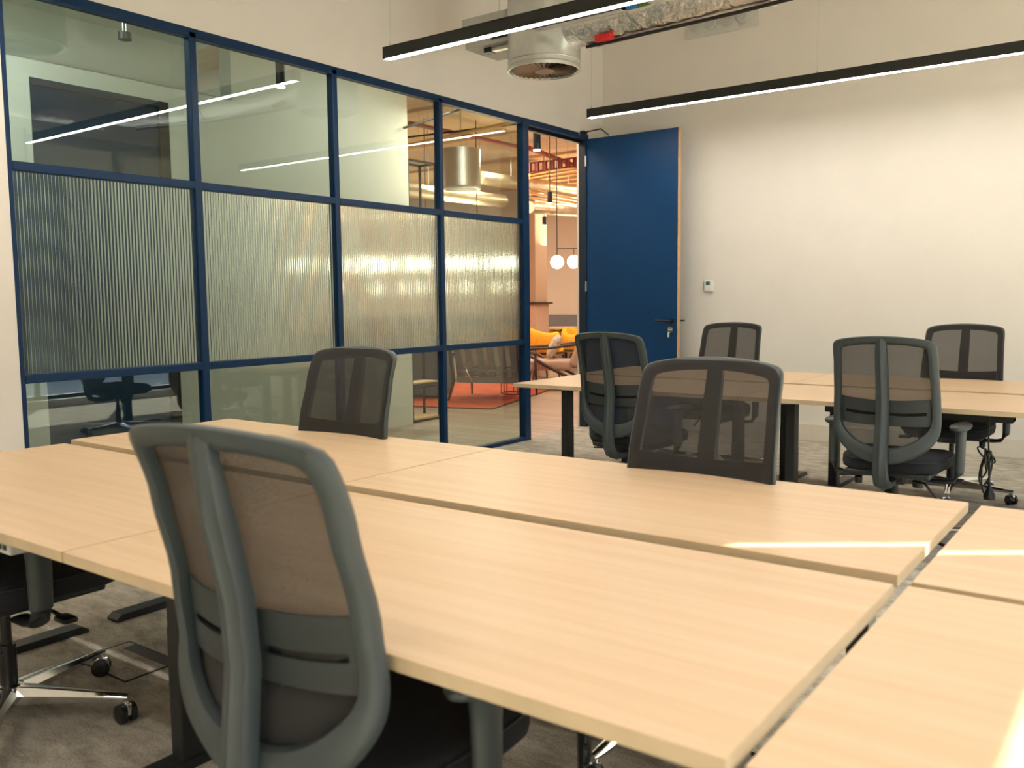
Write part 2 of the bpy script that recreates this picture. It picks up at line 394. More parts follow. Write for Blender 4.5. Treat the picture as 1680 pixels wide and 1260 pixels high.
# door frame and open door leaf
door = thing('door_1', None, None, (XP, 7.66, 0), kind='structure')
obj('door_frame_head', bx(-.075, .012, -.98, .05, 2.850, 2.905, bev=.004), navy, door)
obj('door_frame_head_stop', bx(-.075, -.04, -.97, .0, 2.82, 2.855), black_s, door)
obj('door_frame_jamb', bx(-.075, .008, .0, .045, 0, 2.86, bev=.004), mat('jamb_dark', (.006, .014, .028), .4, noise=.05), door)
leaf = obj('door_leaf', bx(.008, 1.0, .015, .060, .010, 2.858, bev=.001), navy_d, door)
obj('door_edge_lipping', bx(1.0, 1.008, .015, .060, .010, 2.858), oak, door)
h = obj('door_handle', tube(B(), [(.945, .015, 1.076), (.945, -.035, 1.076), (.935, -.045, 1.077), (.80, -.045, 1.080)], .010, 12), black_s, door, True, 40)
obj('handle_rose', cyl(B(), (.945, .015, 1.076), (.945, .003, 1.076), .026, n=24), black_s, h, True, 40)
k = obj('lock_escutcheon', cyl(B(), (.935, .015, .995), (.935, .002, .995), .030, n=24), chrome, door, True, 40)
bm = B(); cyl(bm, (.935, .002, .995), (.935, -.025, .995), .006, n=10); box(bm, .931, .939, -.030, -.022, .985, 1.005)
obj('door_key', bm, mat('brass', (.75, .52, .18), .3, metal=1, noise=.05), k)
obj('key_tag', bx(.915, .930, -.012, -.006, .925, .975, bev=.002), white_p, k)
obj('door_handle', tube(B(), [(.945, .060, 1.076), (.945, .11, 1.076), (.955, .12, 1.077), (1.03, .12, 1.08)], .010, 12), chrome, door, True, 40)
for z in (2.645, 1.417, .25):
    obj('hinge', bx(.0, .014, -.004, .016, z-.05, z+.05, bev=.002), steel, door)
cl = obj('closer_arm', tube(B(), [(.03, -.05, 2.915), (.215, -.055, 2.925)], .007, 8), black_s, door)
obj('closer_arm', tube(B(), [(.215, -.055, 2.925), (.26, .02, 2.87)], .007, 8), black_s, door)
obj('closer_plate', bx(-.01, .045, -.09, -.02, 2.900, 2.925, bev=.003), black_s, door)
obj('frame_bolt', cyl(B(), (.012, -.13, 2.89), (.018, -.13, 2.89), .010, n=12), steel, door)

# thermostat
th = thing('thermostat', 'small white thermostat with a green screen on the beige back wall', 'thermostat', (-3.56, YB, 1.404))
obj('thermostat_body', bx(-.048, .048, -.026, 0, -.058, .058, bev=.016, seg=4), white_p, th, True, 40)
obj('thermostat_screen', bx(-.024, .018, -.0275, -.024, .006, .040, bev=.001), lcd, th)
obj('thermostat_dial', cyl(B(), (.034, -.024, 0), (.034, -.029, 0), .009, n=16), white_p, th, True, 40)

# ------------------------------------------------------------------ linear pendant lights
def pendant(x0, x1, y, z, label, ws):
    t_ = thing('linear_pendant_light', label, 'ceiling light', (x0, y, z), group='linear pendant lights')
    L = x1-x0
    bm = B(); box(bm, 0, L, -.030, -.026, .003, .080); box(bm, 0, L, .026, .030, .003, .080); box(bm, 0, L, -.030, .030, .076, .080); box(bm, 0, L, -.026, .026, .03, .035)
    obj('housing', bm, black_m, t_)
    obj('end_cap', bx(-.004, .0, -.031, .031, .0, .081), black_m, t_); obj('end_cap', bx(L, L+.004, -.031, .031, .0, .081), black_m, t_)
    obj('diffuser', bx(.012, L-.012, -.026, .026, .004, .012), lamp, t_)
    for w in ws:
        s_ = obj('suspension_wire', cyl(B(), (w, 0, .09), (w, 0, HC-z), .0012, n=5), steel, t_)
        obj('wire_gripper', cyl(B(), (w, 0, .08), (w, 0, .105), .006, n=8), steel, s_)
    return t_
pendant(-4.31, -.24, 4.46, 2.893, 'black linear pendant light nearer the camera, passing in front of the round air diffuser', (.04, 1.36, 2.70, 4.03))
pendant(-4.29, -.24, 7.01, 2.900, 'black linear pendant light farther back, close to the wall with the thermostat', (.03, 2.03, 4.02))
pendant(-4.31, -.24, 2.20, 2.893, 'black linear pendant light above the front bench desks', (.04, 1.36, 2.70, 4.03))
pendant(-4.31, -.24, -.55, 2.893, 'black linear pendant light behind the camera', (.04, 2.0, 4.03))

# ------------------------------------------------------------------ air diffusers and ducts
def diffuser(x, y, z, label):
    t_ = thing('air_diffuser', label, 'air diffuser', (x, y, z), group='round air diffusers')
    R = .255
    bm = B(); n = 48
    prof = [(R-.02, .015), (R-.008, .0), (R+.004, .0), (R+.006, .02), (R, .03), (R, .055), (R+.003, .06), (R, .065), (R, .62), (.05, .62)]
    lathe(bm, prof, n); obj('diffuser_drum', bm, galv, t_, True, 30)
    obj('diffuser_face', lathe(B(), [(.0001, .014), (R-.018, .014), (R-.018, .022), (.0001, .022)], 40), black_m, t_)
    bm = B(); lathe(bm, [(.0001, -.002), (.068, -.002), (.073, .004), (.073, .014), (.0001, .014)], 32)
    obj('diffuser_hub', bm, mat('diffuser_brown', (.25, .16, .10), .5, noise=.05) if 'diffuser_brown' not in bpy.data.materials else bpy.data.materials['diffuser_brown'], t_, True, 30)
    vm = None
    for k in range(32):
        a = 2*PI*k/32
        if vm is None:
            bm = B()
            p = [(.070, -.004, .001), (.224, -.009, .001), (.224, .005, .010), (.070, .003, .010)]
            lo = [bm.verts.new(q) for q in p]; hi = [bm.verts.new((q[0], q[1], q[2]+.0025)) for q in p]
            bm.faces.new(lo[::-1]); bm.faces.new(hi)
            for i in range(4): bm.faces.new((lo[i], lo[(i+1) % 4], hi[(i+1) % 4], hi[i]))
            v = obj('diffuser_vane', bm, bpy.data.materials['diffuser_brown'], t_); vm = v.data
        else:
            v = bpy.data.objects.new('diffuser_vane', vm); COL.objects.link(v); v.parent = t_
        v.rotation_euler = (0, 0, a)
    return t_
DX, DY = -3.646, 5.36
diffuser(DX, DY, 2.889, 'round galvanised air diffuser hanging beside the fan coil box')
diffuser(-3.70, 2.80, 2.889, 'round galvanised air diffuser seen mirrored at the upper corner of the glass')
def foilduct(name, pts, r, label, wr=.04, mt=foil):
    bm = B(); P = []
    pts = [Vector(p) for p in pts]
    for a, b2 in zip(pts, pts[1:]):
        n = max(2, int((b2-a).length/.05))
        for i in range(n): P.append(a.lerp(b2, i/n))
    P.append(pts[-1])
    rnd = random.Random(len(P)); rs = [r*(1+wr*rnd.uniform(-1, 1)) for _ in P]
    tube(bm, P, rs, 20)
    o = obj(name, bm, mt, None, True, 60)
    return tag(o, label, 'duct')
foilduct('insulated_duct', [(DX+.20, DY, 3.14), (DX+.42, DY, 3.12), (-2.9, DY, 3.13), (-2.1, DY, 3.15), (-1.4, DY, 3.18), (-.85, DY, 3.23), (-.62, DY-.12, 3.26)], .128, 'silver foil insulated air duct running from the round diffuser along the back of the ceiling')
foilduct('insulated_duct', [(-.52, 5.1, 3.26), (-.5, 3.5, 3.26), (-.5, 1.5, 3.26), (-.5, -2.4, 3.26)], .17, 'large silver foil main duct crossing the room, seen only mirrored in the glass')
foilduct('insulated_duct', [(-3.50, 2.80, 3.10), (-2.7, 2.80, 3.1), (-1.5, 2.80, 3.16), (-.75, 2.8, 3.24)], .118, 'silver foil branch duct of the diffuser above the front bench desks')
tag(obj('duct_strap', tube(B(), [(-2.0+.0, DY+.132*math.cos(a), 3.153+.132*math.sin(a)) for a in [2*PI*i/24 for i in range(24)]], .008, 6, close=True), foil), 'silver tape band wrapped round the insulated duct', 'strap')
tag(obj('red_tape', bx(DX+.48, DX+.60, DY-.115, DY-.06, 2.99, 3.03, bev=.003), red_m), 'small red tag on the underside of the insulated duct', 'tag')
tag(obj('black_cable', tube(B(), [(DX+.38, DY-.05, 2.985), (-2.9, DY-.05, 2.99), (-2.2, DY-.05, 3.005), (-1.6, DY-.05, 3.03), (-.8, DY-.05, 3.09)], .012, 8), black_s), 'black cable strapped along the underside of the insulated duct', 'cable')
ct = thing('cable_tray', 'grey metal cable tray above the insulated duct beside the diffuser', 'cable tray', (-3.48, DY-.35, 3.062))
bm = B(); box(bm, 0, .66, -.035, .035, 0, .004); box(bm, 0, .66, -.035, -.031, 0, .035); box(bm, 0, .66, .031, .035, 0, .035); obj('tray_channel', bm, grey_box, ct)
bm = B()
for x in (.05, .60): cyl(bm, (x, .025, .0), (x, .025, HC-3.062), .004, n=6)
obj('tray_rod', bm, steel, ct)
pc = thing('water_pipe', 'copper-grey pipe with blue and green bands beside the insulated duct', 'pipe', (-2.86, DY-.31, 3.10))
obj('pipe_run', cyl(B(), (0, 0, 0), (2.3, 0, .10), .022), grey_box, pc, True, 40)
obj('pipe_hanger', cyl(B(), (1.0, 0, .05), (1.0, 0, HC-3.10), .004, n=6), steel, pc)
obj('blue_band', cyl(B(), (.05, 0, .001), (.13, 0, .002), .030), blue_m, pc, True, 40)
obj('green_band', cyl(B(), (.135, 0, .002), (.20, 0, .004), .030), green_m, pc, True, 40)
obj('black_band', cyl(B(), (.01, 0, .0), (.045, 0, .001), .027), black_s, pc, True, 40)
fc = thing('fan_coil_unit', 'pale grey fan coil box under the ceiling beside the round diffuser', 'air unit', (-4.34, 5.33, 3.15))
obj('unit_casing', bx(0, .43, 0, .40, 0, .215, bev=.006), grey_box, fc)
obj('unit_flange', bx(-.01, .43, -.02, .0, .16, .215, bev=.003), grey_box, fc)
obj('drain_rail', bx(.16, .43, .06, .10, -.03, -.005), steel, fc); obj('hanger_foot', bx(.14, .20, .05, .11, -.035, 0), black_s, fc)
obj('unit_opening', bx(.25, .42, -.006, .002, .03, .15), black_s, fc)
bm = B()
for x in (.1, .38): cyl(bm, (x, .3, .2), (x, .3, HC-3.15), .004, n=6)
obj('hanger_rod', bm, steel, fc)
gp = thing('wall_service_plate', 'pale grey plate with four round pipe collars high on the back wall', 'plate', (-3.47, YB, 3.80))
obj('plate', bx(-.36, .36, -.012, 0, -.085, .10, bev=.003), mat('plate_pale', (.62, .62, .57), .6, noise=.03), gp)
for i in range(4):
    bm = B(); lathe(bm, [(.030, 0), (.050, 0), (.055, .02), (.050, .035), (.030, .035)], 20)
    o = obj('pipe_collar', bm, grey_box, gp, True, 30); o.rotation_euler = (PI/2, 0, 0); o.location = (-.25+i*.155, -.012, .02)

# ------------------------------------------------------------------ desks
def desk_proto(W_=1.59, D_=.80):
    """local: x along width from 0, y depth from 0 (user side) to D_, top at z 0 (origin at floor, ht .73)"""
    t_ = thing('desk', None, 'desk')
    H = .73
    dt = obj('desktop', bx(0, W_, 0, D_, H-.025, H), desk_m, t_)
    obj('front_edge_band', bx(.001, W_-.001, -.0012, .0, H-.0245, H-.0008), edge_m, dt)
    obj('rear_edge_band', bx(.001, W_-.001, D_, D_+.0012, H-.0245, H-.0008), edge_m, dt)
    obj('side_edge_band', bx(-.0012, .0, 0, D_, H-.0245, H-.0008), edge_m, dt)
    obj('side_edge_band', bx(W_, W_+.0012, 0, D_, H-.0245, H-.0008), edge_m, dt)
    for x in (.165, W_-.165):
        lg = obj('leg', bx(x-.0275, x+.0275, D_/2-.04, D_/2+.04, .02, .40, bev=.004), black_m, t_)
        obj('leg_inner_tube', bx(x-.026, x+.026, D_/2-.038, D_/2+.038, .38, H-.04, bev=.003), black_m, lg)
        bm = B(); sections(bm, [[(x-.036, y, 0), (x+.036, y, 0), (x+.036, y, h_), (x-.036, y, h_)] for y, h_ in ((.045, .012), (.07, .028), (D_-.07, .028), (D_-.045, .012))])
        obj('foot', bm, black_m, t_)
        bm = B(); sections(bm, [[(x-.028, y, H-.026), (x+.028, y, H-.026), (x+.028, y, H-.026-h_), (x-.028, y, H-.026-h_)] for y, h_ in ((.10, .012), (D_/2-.12, .04), (D_/2+.12, .04), (D_-.10, .012))])
        obj('top_bracket', bm, black_m, t_)
    obj('cross_beam', bx(.20, W_-.20, D_/2-.02, D_/2+.02, H-.066, H-.03), black_m, t_)
    ty = D_-.17
    bm = B(); box(bm, .30, W_-.30, ty-.06, ty+.06, H-.13, H-.127); box(bm, .30, W_-.30, ty-.062, ty-.058, H-.13, H-.03); box(bm, .30, W_-.30, ty+.058, ty+.062, H-.13, H-.09)
    obj('under_desk_tray', bm, black_m, t_)
    return t_
DP = desk_proto(); DK = kidmap(DP); used_first = [False]
def place_desk(x0, y0, H, flip, label, group, W_=1.59, sy=1.0, sx=1.0):
    if not used_first[0]: o = DP; used_first[0] = True
    else: o = dup(DP, None, DK)
    o['label'] = label; o['group'] = group
    o.scale = (sx*W_/1.59, sy, H/.73)
    if flip: o.rotation_euler = (0, 0, PI); o.location = (x0+W_*sx, y0, 0)
    else: o.rotation_euler = (0, 0, 0); o.location = (x0, y0, 0)
    return o
g1 = 'front bench of desks'; g2 = 'desks of the bench by the back wall'; g3 = 'desks of the bench by the camera'
XL, XS, XE = -3.585, -1.998, -.412
place_desk(XL, .985, .730, False, 'maple desk at the glass end of the front bench, chrome chair base under it', g1, XS-XL-.005, sy=.815/.8)
place_desk(XS+.002, .985, .730, False, 'maple desk in front of which the nearest big grey chair stands', g1, XE-XS-.002, sy=.815/.8)
place_desk(XL, 2.590, .741, True, 'maple desk at the far left of the front bench, its chair facing the camera', g1, XS-XL-.005, sy=.762/.8)
place_desk(XS+.002, 2.590, .741, True, 'maple desk of the front bench where the large front-facing mesh chair is tucked in', g1, XE-XS-.002, sy=.762/.8)
place_desk(-.390, 1.000, .722, False, 'maple desk right of the narrow gap, nearest the camera, cut by the sunlight', g3, 1.59, sy=.83/.8)
place_desk(-.390, 2.660, .722, True, 'maple desk right of the narrow gap, farther from the camera with a thin sun line', g3, 1.59, sy=.80/.8)
BX0, BXS, BXE = -3.535, -1.952, -.36
BY0, BYM, BY1 = 4.800, 5.640, 6.480
place_desk(BX0, BY0, .733, False, 'maple desk with its corner in front of the door frame, black leg showing', g2, BXS-BX0-.004, sy=1.04)
place_desk(BXS+.002, BY0, .733, False, 'maple desk by the back wall where the upright grey chair with arms stands', g2, BXE-BXS, sy=1.04)
place_desk(BX0, BY1, .740, True, 'maple desk nearest the open blue door, far side of the back bench', g2, BXS-BX0-.004, sy=1.04)
place_desk(BXS+.002, BY1, .740, True, 'maple desk on the far side of the back bench below the bare wall', g2, BXE-BXS, sy=1.04)

# floor box
fb = thing('floor_box', 'square carpeted floor box lid set in the carpet under the front bench', 'floor box', (-3.155, 1.575, 0))
bm = B(); w_, d_ = .335, .215
for a in ((0, w_, 0, .006), (0, w_, d_-.006, d_), (0, .006, 0, d_), (w_-.006, w_, 0, d_)): box(bm, a[0], a[1], a[2], a[3], 0, .004)
obj('lid_frame', bm, black_m, fb); obj('lid_carpet', bx(.006, w_-.006, .006, d_-.006, 0, .003), carpet, fb)
obj('cable_flap', bx(.05, w_-.006, d_-.055, d_-.008, .003, .0045), mat('flap_grey', (.06, .06, .065), .6, noise=.1), fb)

# ------------------------------------------------------------------ task chair
YT = [(.38, -.225), (.48, -.272), (.56, -.264), (.68, -.245), (.80, -.258), (.95, -.295), (1.10, -.345)]
def backy(x, z): return sm(YT, z)+.55*x*x
OUT = [(0, 1.100), (.11, 1.095), (.195, 1.083), (.227, 1.068), (.237, 1.035), (.240, .94), (.246, .80), (.249, .68), (.240, .615), (.190, .545), (.11, .498), (.035, .476)]
INN = [(0, 1.060), (.10, 1.056), (.170, 1.046), (.190, 1.035), (.196, 1.010), (.199, .94), (.206, .80), (.209, .715), (.198, .655), (.155, .608), (.10, .575), (.035, .557)]
def closed(P): return P + [(-x, z) for x, z in P[:0:-1]]
def chair_proto():
    c = thing('task_chair', None, 'chair')
    O, I = spline(closed(OUT), 4), spline(closed(INN), 4); n = len(O)
    bm = B(); secs = []
    for (ox, oz), (ix, iz) in zip(O, I):
        def P(t_, d):
            x, z = ox+(ix-ox)*t_, oz+(iz-oz)*t_
            return Vector((x, backy(x, z)-d, z+d*.18))
        secs.append([P(0, .004), P(.03, .017), P(.16, .024), P(.62, .027), P(.90, .022), P(1, .006), P(.95, -.002), P(.5, -.004), P(.06, -.002)])
    R = [[bm.verts.new(p) for p in s] for s in secs]
    for i in range(n):
        a, b2 = R[i], R[(i+1) % n]
        for k in range(9): bm.faces.new((a[k], a[(k+1) % 9], b2[(k+1) % 9], b2[k]))
    obj('backrest_frame', bm, plast, c, True, 50)
    # spine: swept ridge profile that hooks under the seat
    path = [(1.088, -.357), (1.04, -.352), (.95, -.327), (.82, -.298), (.70, -.290), (.58, -.302), (.50, -.309), (.43, -.302), (.385, -.275), (.368, -.22), (.368, -.06)]
    wd = [.044, .052, .055, .057, .059, .062, .066, .070, .072, .072, .066]
    bm = B(); secs = []
    for i, (z, y) in enumerate(path):
        z0_, y0_ = path[max(i-1, 0)]; z1_, y1_ = path[min(i+1, len(path)-1)]
        tv = Vector((0, y1_-y0_, z1_-z0_)).normalized(); nv = Vector((0, tv.z, -tv.y))    # rearward normal for a downward path
        if nv.y > 0 and i < 8: nv = -nv
        if i >= 8 and nv.z > 0: nv = -nv
        w = wd[i]/2; p = Vector((0, y, z)); th_ = .026 if i > 1 else .012
        prof = [(-w, -.006), (-w, .45), (-w*.86, .72), (-w*.22, .92), (-w*.08, 1.12), (w*.08, 1.12), (w*.22, .92), (w*.86, .72), (w, .45), (w, -.006)]
        secs.append([p+Vector((a, 0, 0))+nv*((d*th_) if d > 0 else -.012) for a, d in prof])
    sections(bm, secs); obj('spine', bm, plast, c, True, 40)
    # mesh
    bm = B(); rows = 26; colsn = 14; zz = [p[1] for p in OUT]
    Of = spline(closed(OUT), 8)
    def hw(z):
        best = 0
        for (x0_, z0_), (x1_, z1_) in zip(Of, Of[1:]+Of[:1]):
            if (z0_-z)*(z1_-z) <= 0 and z0_ != z1_:
                best = max(best, x0_+(x1_-x0_)*(z-z0_)/(z1_-z0_))
        return best
    G = []
    for r in range(rows+1):
        tt = r/rows; tt = .5-.5*math.cos(PI*tt); z = .489+(1.092-.489)*tt; w = max(hw(z)-.009, .01)
        G.append([bm.verts.new((x, backy(x, z)+.010-.006*math.cos(PI*x/.5), z)) for x in [w*(-1+2*k/colsn) for k in range(colsn+1)]])
    for a, b2 in zip(G, G[1:]):
        for k in range(colsn): bm.faces.new((a[k], a[k+1], b2[k+1], b2[k]))
    obj('mesh_panel', bm, meshm, c, True)
    # lumbar pad
    bm = B(); us = [-1+2*k/20 for k in range(21)]
    def zrow(j, u): return (.668, .722, .738, .800)[j] - .012*(1-u*u)*(1 if j in (1, 2, 3) else .4)
    G = []
    for j in range(4):
        G.append([(bm.verts.new((u*.207, backy(u*.207, zrow(j, u))-.003-.010*(1-u**4), zrow(j, u))), bm.verts.new((u*.207, backy(u*.207, zrow(j, u))+.004-.010*(1-u**4), zrow(j, u)))) for u in us])
    for j in range(3):
        for k in range(20):
            if j == 1 and (.10 < abs(us[k]+.05) < .86): continue
            a, b2, c2, d = G[j][k], G[j][k+1], G[j+1][k+1], G[j+1][k]
            for s_ in (0, 1): bm.faces.new((a[s_], b2[s_], c2[s_], d[s_]))
    for j in (0, 3):
        for k in range(20): bm.faces.new((G[j][k][0], G[j][k+1][0], G[j][k+1][1], G[j][k][1]))
    obj('lumbar_pad', bm, lumb, c, True, 40)
    # seat
    bm = B(); secs = []
    def ring(z, e, fy=0):
        pts = []
        for k in range(40):
            a = 2*PI*k/40; ca, sa = math.cos(a), math.sin(a); p_ = .42
            x = (.250-e)*math.copysign(abs(ca)**p_, ca); y = .03+(.245-e)*math.copysign(abs(sa)**p_, sa)
            x *= 1-.10*max(0, -(y-.03)/.245)
            pts.append(Vector((x, y, z - .02*max(0, (y-.13)/.14)**2 + fy)))
        return pts
    sections(bm, [ring(.425, .05), ring(.425, .02), ring(.435, .004), ring(.455, 0), ring(.478, .002), ring(.495, .014), ring(.503, .04), ring(.505, .12)])
    st = obj('seat', bm, fabric, c, True, 60)
    obj('seat_seam', tube(B(), [p for p in ring(.484, .002)], .0022, 5, close=True), plast_d, st, True)
    obj('seat_pan', bx(-.20, .20, -.19, .22, .398, .427, bev=.010), plast_d, c)
    obj('mechanism', bx(-.075, .075, -.13, .10, .355, .400, bev=.012), plast_d, c)
    bm = B(); tube(bm, [(.05, .03, .385), (.20, .05, .378), (.27, .05, .372)], .006, 8)
    lv = obj('lever', bm, black_s, c, True); obj('lever_knob', bx(.24, .31, .028, .072, .362, .380, bev=.008), black_s, lv, True, 40)
    bm = B(); tube(bm, [(-.05, -.06, .385), (-.18, -.08, .375), (-.25, -.10, .372)], .006, 8)
    lv = obj('lever', bm, black_s, c, True)
    obj('tension_knob', lathe(B(), [(.006, -.02), (.018, -.018), (.020, .015), (.012, .02)], 12, (-.17, -.04, .345)), black_s, lv, True, 40)
    obj('tilt_crank', tube(B(), [(.10, -.08, .37), (.16, -.10, .37), (.22, -.11, .30)], .006, 8), black_s, c, True)
    # arms
    for s_ in (-1, 1):
        bm = B(); secs = []
        for x, z, a, b2 in ((.16, .405, .03, .012), (.24, .405, .03, .013), (.285, .415, .03, .018), (.300, .45, .028, .020), (.302, .53, .027, .019)):
            secs.append([Vector((s_*x, .0+a*ca, z))+Vector((s_*b2*sa*(1 if z > .44 else .5), 0, b2*sa*(0 if z > .44 else .9))) for ca, sa in [(math.cos(2*PI*k/12), math.sin(2*PI*k/12)) for k in range(12)]])
        sections(bm, secs); ar = obj('armrest_post', bm, plast_d, c, True, 50)
        bm = B(); secs = []
        for z, a, b2 in ((.46, .033, .021), (.50, .034, .022), (.60, .036, .023), (.655, .042, .025), (.668, .052, .028)):
            secs.append([Vector((s_*.302+s_*b2*math.sin(2*PI*k/16), .0+a*math.cos(2*PI*k/16), z)) for k in range(16)])
        sections(bm, secs); obj('post_sleeve', bm, plast, ar, True, 50)
        bm = B(); secs = []
        for z, e in ((.664, .018), (.670, .005), (.680, 0), (.688, .004), (.692, .016)):
            secs.append([Vector((s_*.298+(.046-e)*math.cos(a_)*(1-.12*math.sin(a_)), .03+(.125-e)*math.copysign(abs(math.sin(a_))**.8, math.sin(a_)), z)) for a_ in [2*PI*k/28 for k in range(28)]])
        sections(bm, secs); obj('armrest_pad', bm, plast, ar, True, 60)
    obj('gas_column', cyl(cyl(B(), (0, 0, .10), (0, 0, .25), .026, n=20), (0, 0, .24), (0, 0, .36), .016, n=16), black_s, c, True, 40)
    # five star base
    hub = obj('base_hub', lathe(B(), [(.022, .062), (.040, .066), (.044, .10), (.040, .118), (.026, .124)], 24), chrome, c, True, 40)
    bm = B(); secs = []
    for r_, zt, h_, w in ((.03, .120, .055, .030), (.09, .117, .050, .027), (.20, .108, .038, .021), (.345, .096, .024, .016), (.375, .092, .018, .012)):
        secs.append([Vector((r_, -w*.8, zt-h_)), Vector((r_, -w, zt-h_*.5)), Vector((r_, -w*.6, zt-.003)), Vector((r_, 0, zt)), Vector((r_, w*.6, zt-.003)), Vector((r_, w, zt-h_*.5)), Vector((r_, w*.8, zt-h_))])
    sections(bm, secs); a0 = obj('base_arm', bm, chrome, hub, True, 35); am = a0.data
    bm = B()
    for y in (-.017, .017):
        lathe(bm, [(.010, -.011), (.024, -.011), (.030, -.007), (.030, .007), (.024, .011), (.010, .011)], 20)
    vs = list(bm.verts); half = len(vs)//2
    for i, v in enumerate(vs):
        y = -.017 if i < half else .017
        v.co = Vector((v.co.x, v.co.z+y, v.co.y+.031))
    w0 = obj('caster', bm, black_s, hub, True, 40); wm = w0.data
    bm = B(); cyl(bm, (0, 0, .05), (0, 0, .085), .010, n=12); box(bm, -.020, .026, -.007, .007, .028, .066, bev=.004)
    s0 = obj('caster_stem', bm, chrome, hub, True, 40); smm = s0.data
    for k in range(5):
        a = 2*PI*k/5
        if k: ob, wo, ss = [bpy.data.objects.new(nm, d) for nm, d in (('base_arm', am), ('caster', wm), ('caster_stem', smm))]
        else: ob, wo, ss = a0, w0, s0
        for o in (ob, wo, ss):
            if k: COL.objects.link(o)
            o.parent = hub
        ob.rotation_euler = (0, 0, a)
        p = Vector((.363*math.cos(a), .363*math.sin(a), 0)); wo.location = p; ss.location = p
        wa = a+random.uniform(-1.2, 1.2); wo.rotation_euler = (0, 0, wa); ss.rotation_euler = (0, 0, wa)
    return c
CP = chair_proto(); CK = kidmap(CP); cfirst = [False]
def place_chair(x, y, rz, label, base=0., dz=0.):
    if not cfirst[0]: c = CP; cfirst[0] = True
    else: c = dup(CP, None, CK)
    c.location = (x, y, 0); c.rotation_euler = (0, 0, rz); c['label'] = label; c['group'] = 'grey task chairs with mesh backs'
    for ch in list(bpy.data.objects):
        if ch.parent == c and ch.name.startswith('base_hub'): ch.rotation_euler = (0, 0, base)
    return c
PLACES = [
    (-1.215, 1.165, math.radians(3), 'grey task chair nearest the camera, its whole back seen up close', .3),
    (-2.74, 2.30, PI+math.radians(2), 'grey task chair across the front bench before the lower glass panes', .2),
    (-1.165, 2.31, PI-math.radians(1), 'large front-facing task chair tucked behind the front bench, grey mesh see-through', .9),
    (-2.60, 4.80, math.radians(-4), 'task chair seen from behind in front of the blue door', .5),
    (-1.10, 4.78, math.radians(0), 'task chair seen from behind at the back bench, arm and seat in full view', .7),
    (-2.73, 6.26, PI, 'small far task chair facing the camera beside the open door', .4),
    (-1.10, 6.24, PI, 'far task chair facing the camera at the back bench, far from the door', -.19),
    (-2.845, 1.215, math.radians(0), 'task chair cut by the photo edge, only seat, arm and chrome base under the desk', .60),
]
for i, (x, y, rz, lab, ba) in enumerate(PLACES):
    c_ = place_chair(x, y, rz, lab, ba-rz)
    if i == 0:
        for ch in tree(c_):
            if ch.name.startswith('armrest_post'): ch.location = (0, -.03, -.030)

# cables under the desks
def cable(name, pts, r, label, coil=None):
    c = thing(name, label, 'cable', pts[0])
    o = Vector(pts[0])
    obj('cable_drop', tube(B(), [Vector(p)-o for p in pts], r, 7), black_s, c, True)
    if coil:
        cc, rr = coil
        for k in range(5):
            a = k*.55; P = []
            for i in range(18):
                b_ = 2*PI*i/18
                P.append(Vector(cc)-o+Vector((math.cos(a)*rr*(.35+.22*k)*math.sin(b_+.5*k), math.sin(a)*rr*.6*math.sin(b_), rr*(1.9-.3*k)*math.cos(b_)+.025*(k-2))))
            obj('cable_loop', tube(B(), P, r, 6, close=True), black_s, c, True)
    e = Vector(pts[-1])-o
    obj('plug', lathe(B(), [(.006, .05), (.012, .03), (.028, -.01), (.026, -.03), (.010, -.032)], 14, e), black_s, c, True, 40)
    return c
cable('hanging_cable', [(-.73, 5.10, .70), (-.728, 5.10, .55), (-.722, 5.10, .42), (-.715, 5.1, .27)], .0045, 'tangled black power cable with plug hanging below the back bench desk', ((-.735, 5.10, .42), .055))
cable('hanging_cable', [(-1.02, 4.95, .70), (-1.03, 4.93, .50), (-1.02, 4.92, .33)], .004, 'thin black cable hanging beside the base of the rear-view chair')
cable('hanging_cable', [(-.90, 1.42, .69), (-.895, 1.42, .50), (-.89, 1.42, .30)], .005, 'black power cable hanging below the front bench near the seat of the nearest chair', ((-.885, 1.43, .47), .022))

# height control under the left front desk
hc = thing('height_control', 'small grey desk height control under the front edge of the left desk', 'control', (-2.33, 1.0, .668))
obj('control_body', bx(-.04, .04, .0, .06, 0, .036, bev=.004), grey_box, hc); obj('control_button', bx(-.02, -.005, -.002, 0, .012, .024), black_s, hc); obj('control_button', bx(.005, .02, -.002, 0, .012, .024), black_s, hc)

# ------------------------------------------------------------------ corridor and lounge beyond the glass
CX = -6.37
LX0, LY1, HL = -18.0, 15.5, 3.6
fl = thing('floor_lounge', None, None, (0, 0, 0), kind='structure')
obj('subfloor', bx(LX0, -4.80, 1.2, LY1+4, -.12, -.012), plank_ms[2], fl)
pm = None; y = 4.4; r = 0
pl = {}
while y < 12.2:
    x = -4.80-random.random()*1.0
    xs = [-4.80]
    while x > -9.4: xs.append(x); x -= 1.22
    for a, b2 in zip(xs, xs[1:]):
        L_ = a-b2
        bm = bx(-L_+.0015, -.0015, .0015, .1785, -.012, 0.0)
        o = obj('floor_plank', bm, random.choice(plank_ms), fl); o.location = (a, y, 0)
    y += .18
obj('floor_surface', bx(LX0, -4.80, 12.2, LY1+4, -.012, 0), plank_ms[0], fl); obj('floor_surface', bx(-9.2+.0, -4.80, 1.2, 4.4, -.012, 0), plank_ms[1], fl)
obj('floor_surface', bx(LX0, -9.4, 4.4, 12.2, -.012, 0), plank_ms[0], fl)
bm = B(); box(bm, CX-.15, CX, 1.2, 3.10, 0, 2.97); box(bm, CX-.15, CX, 4.155, 6.873, 0, 2.97); box(bm, CX-.15, CX, 3.10, 4.155, 2.845, 2.97)
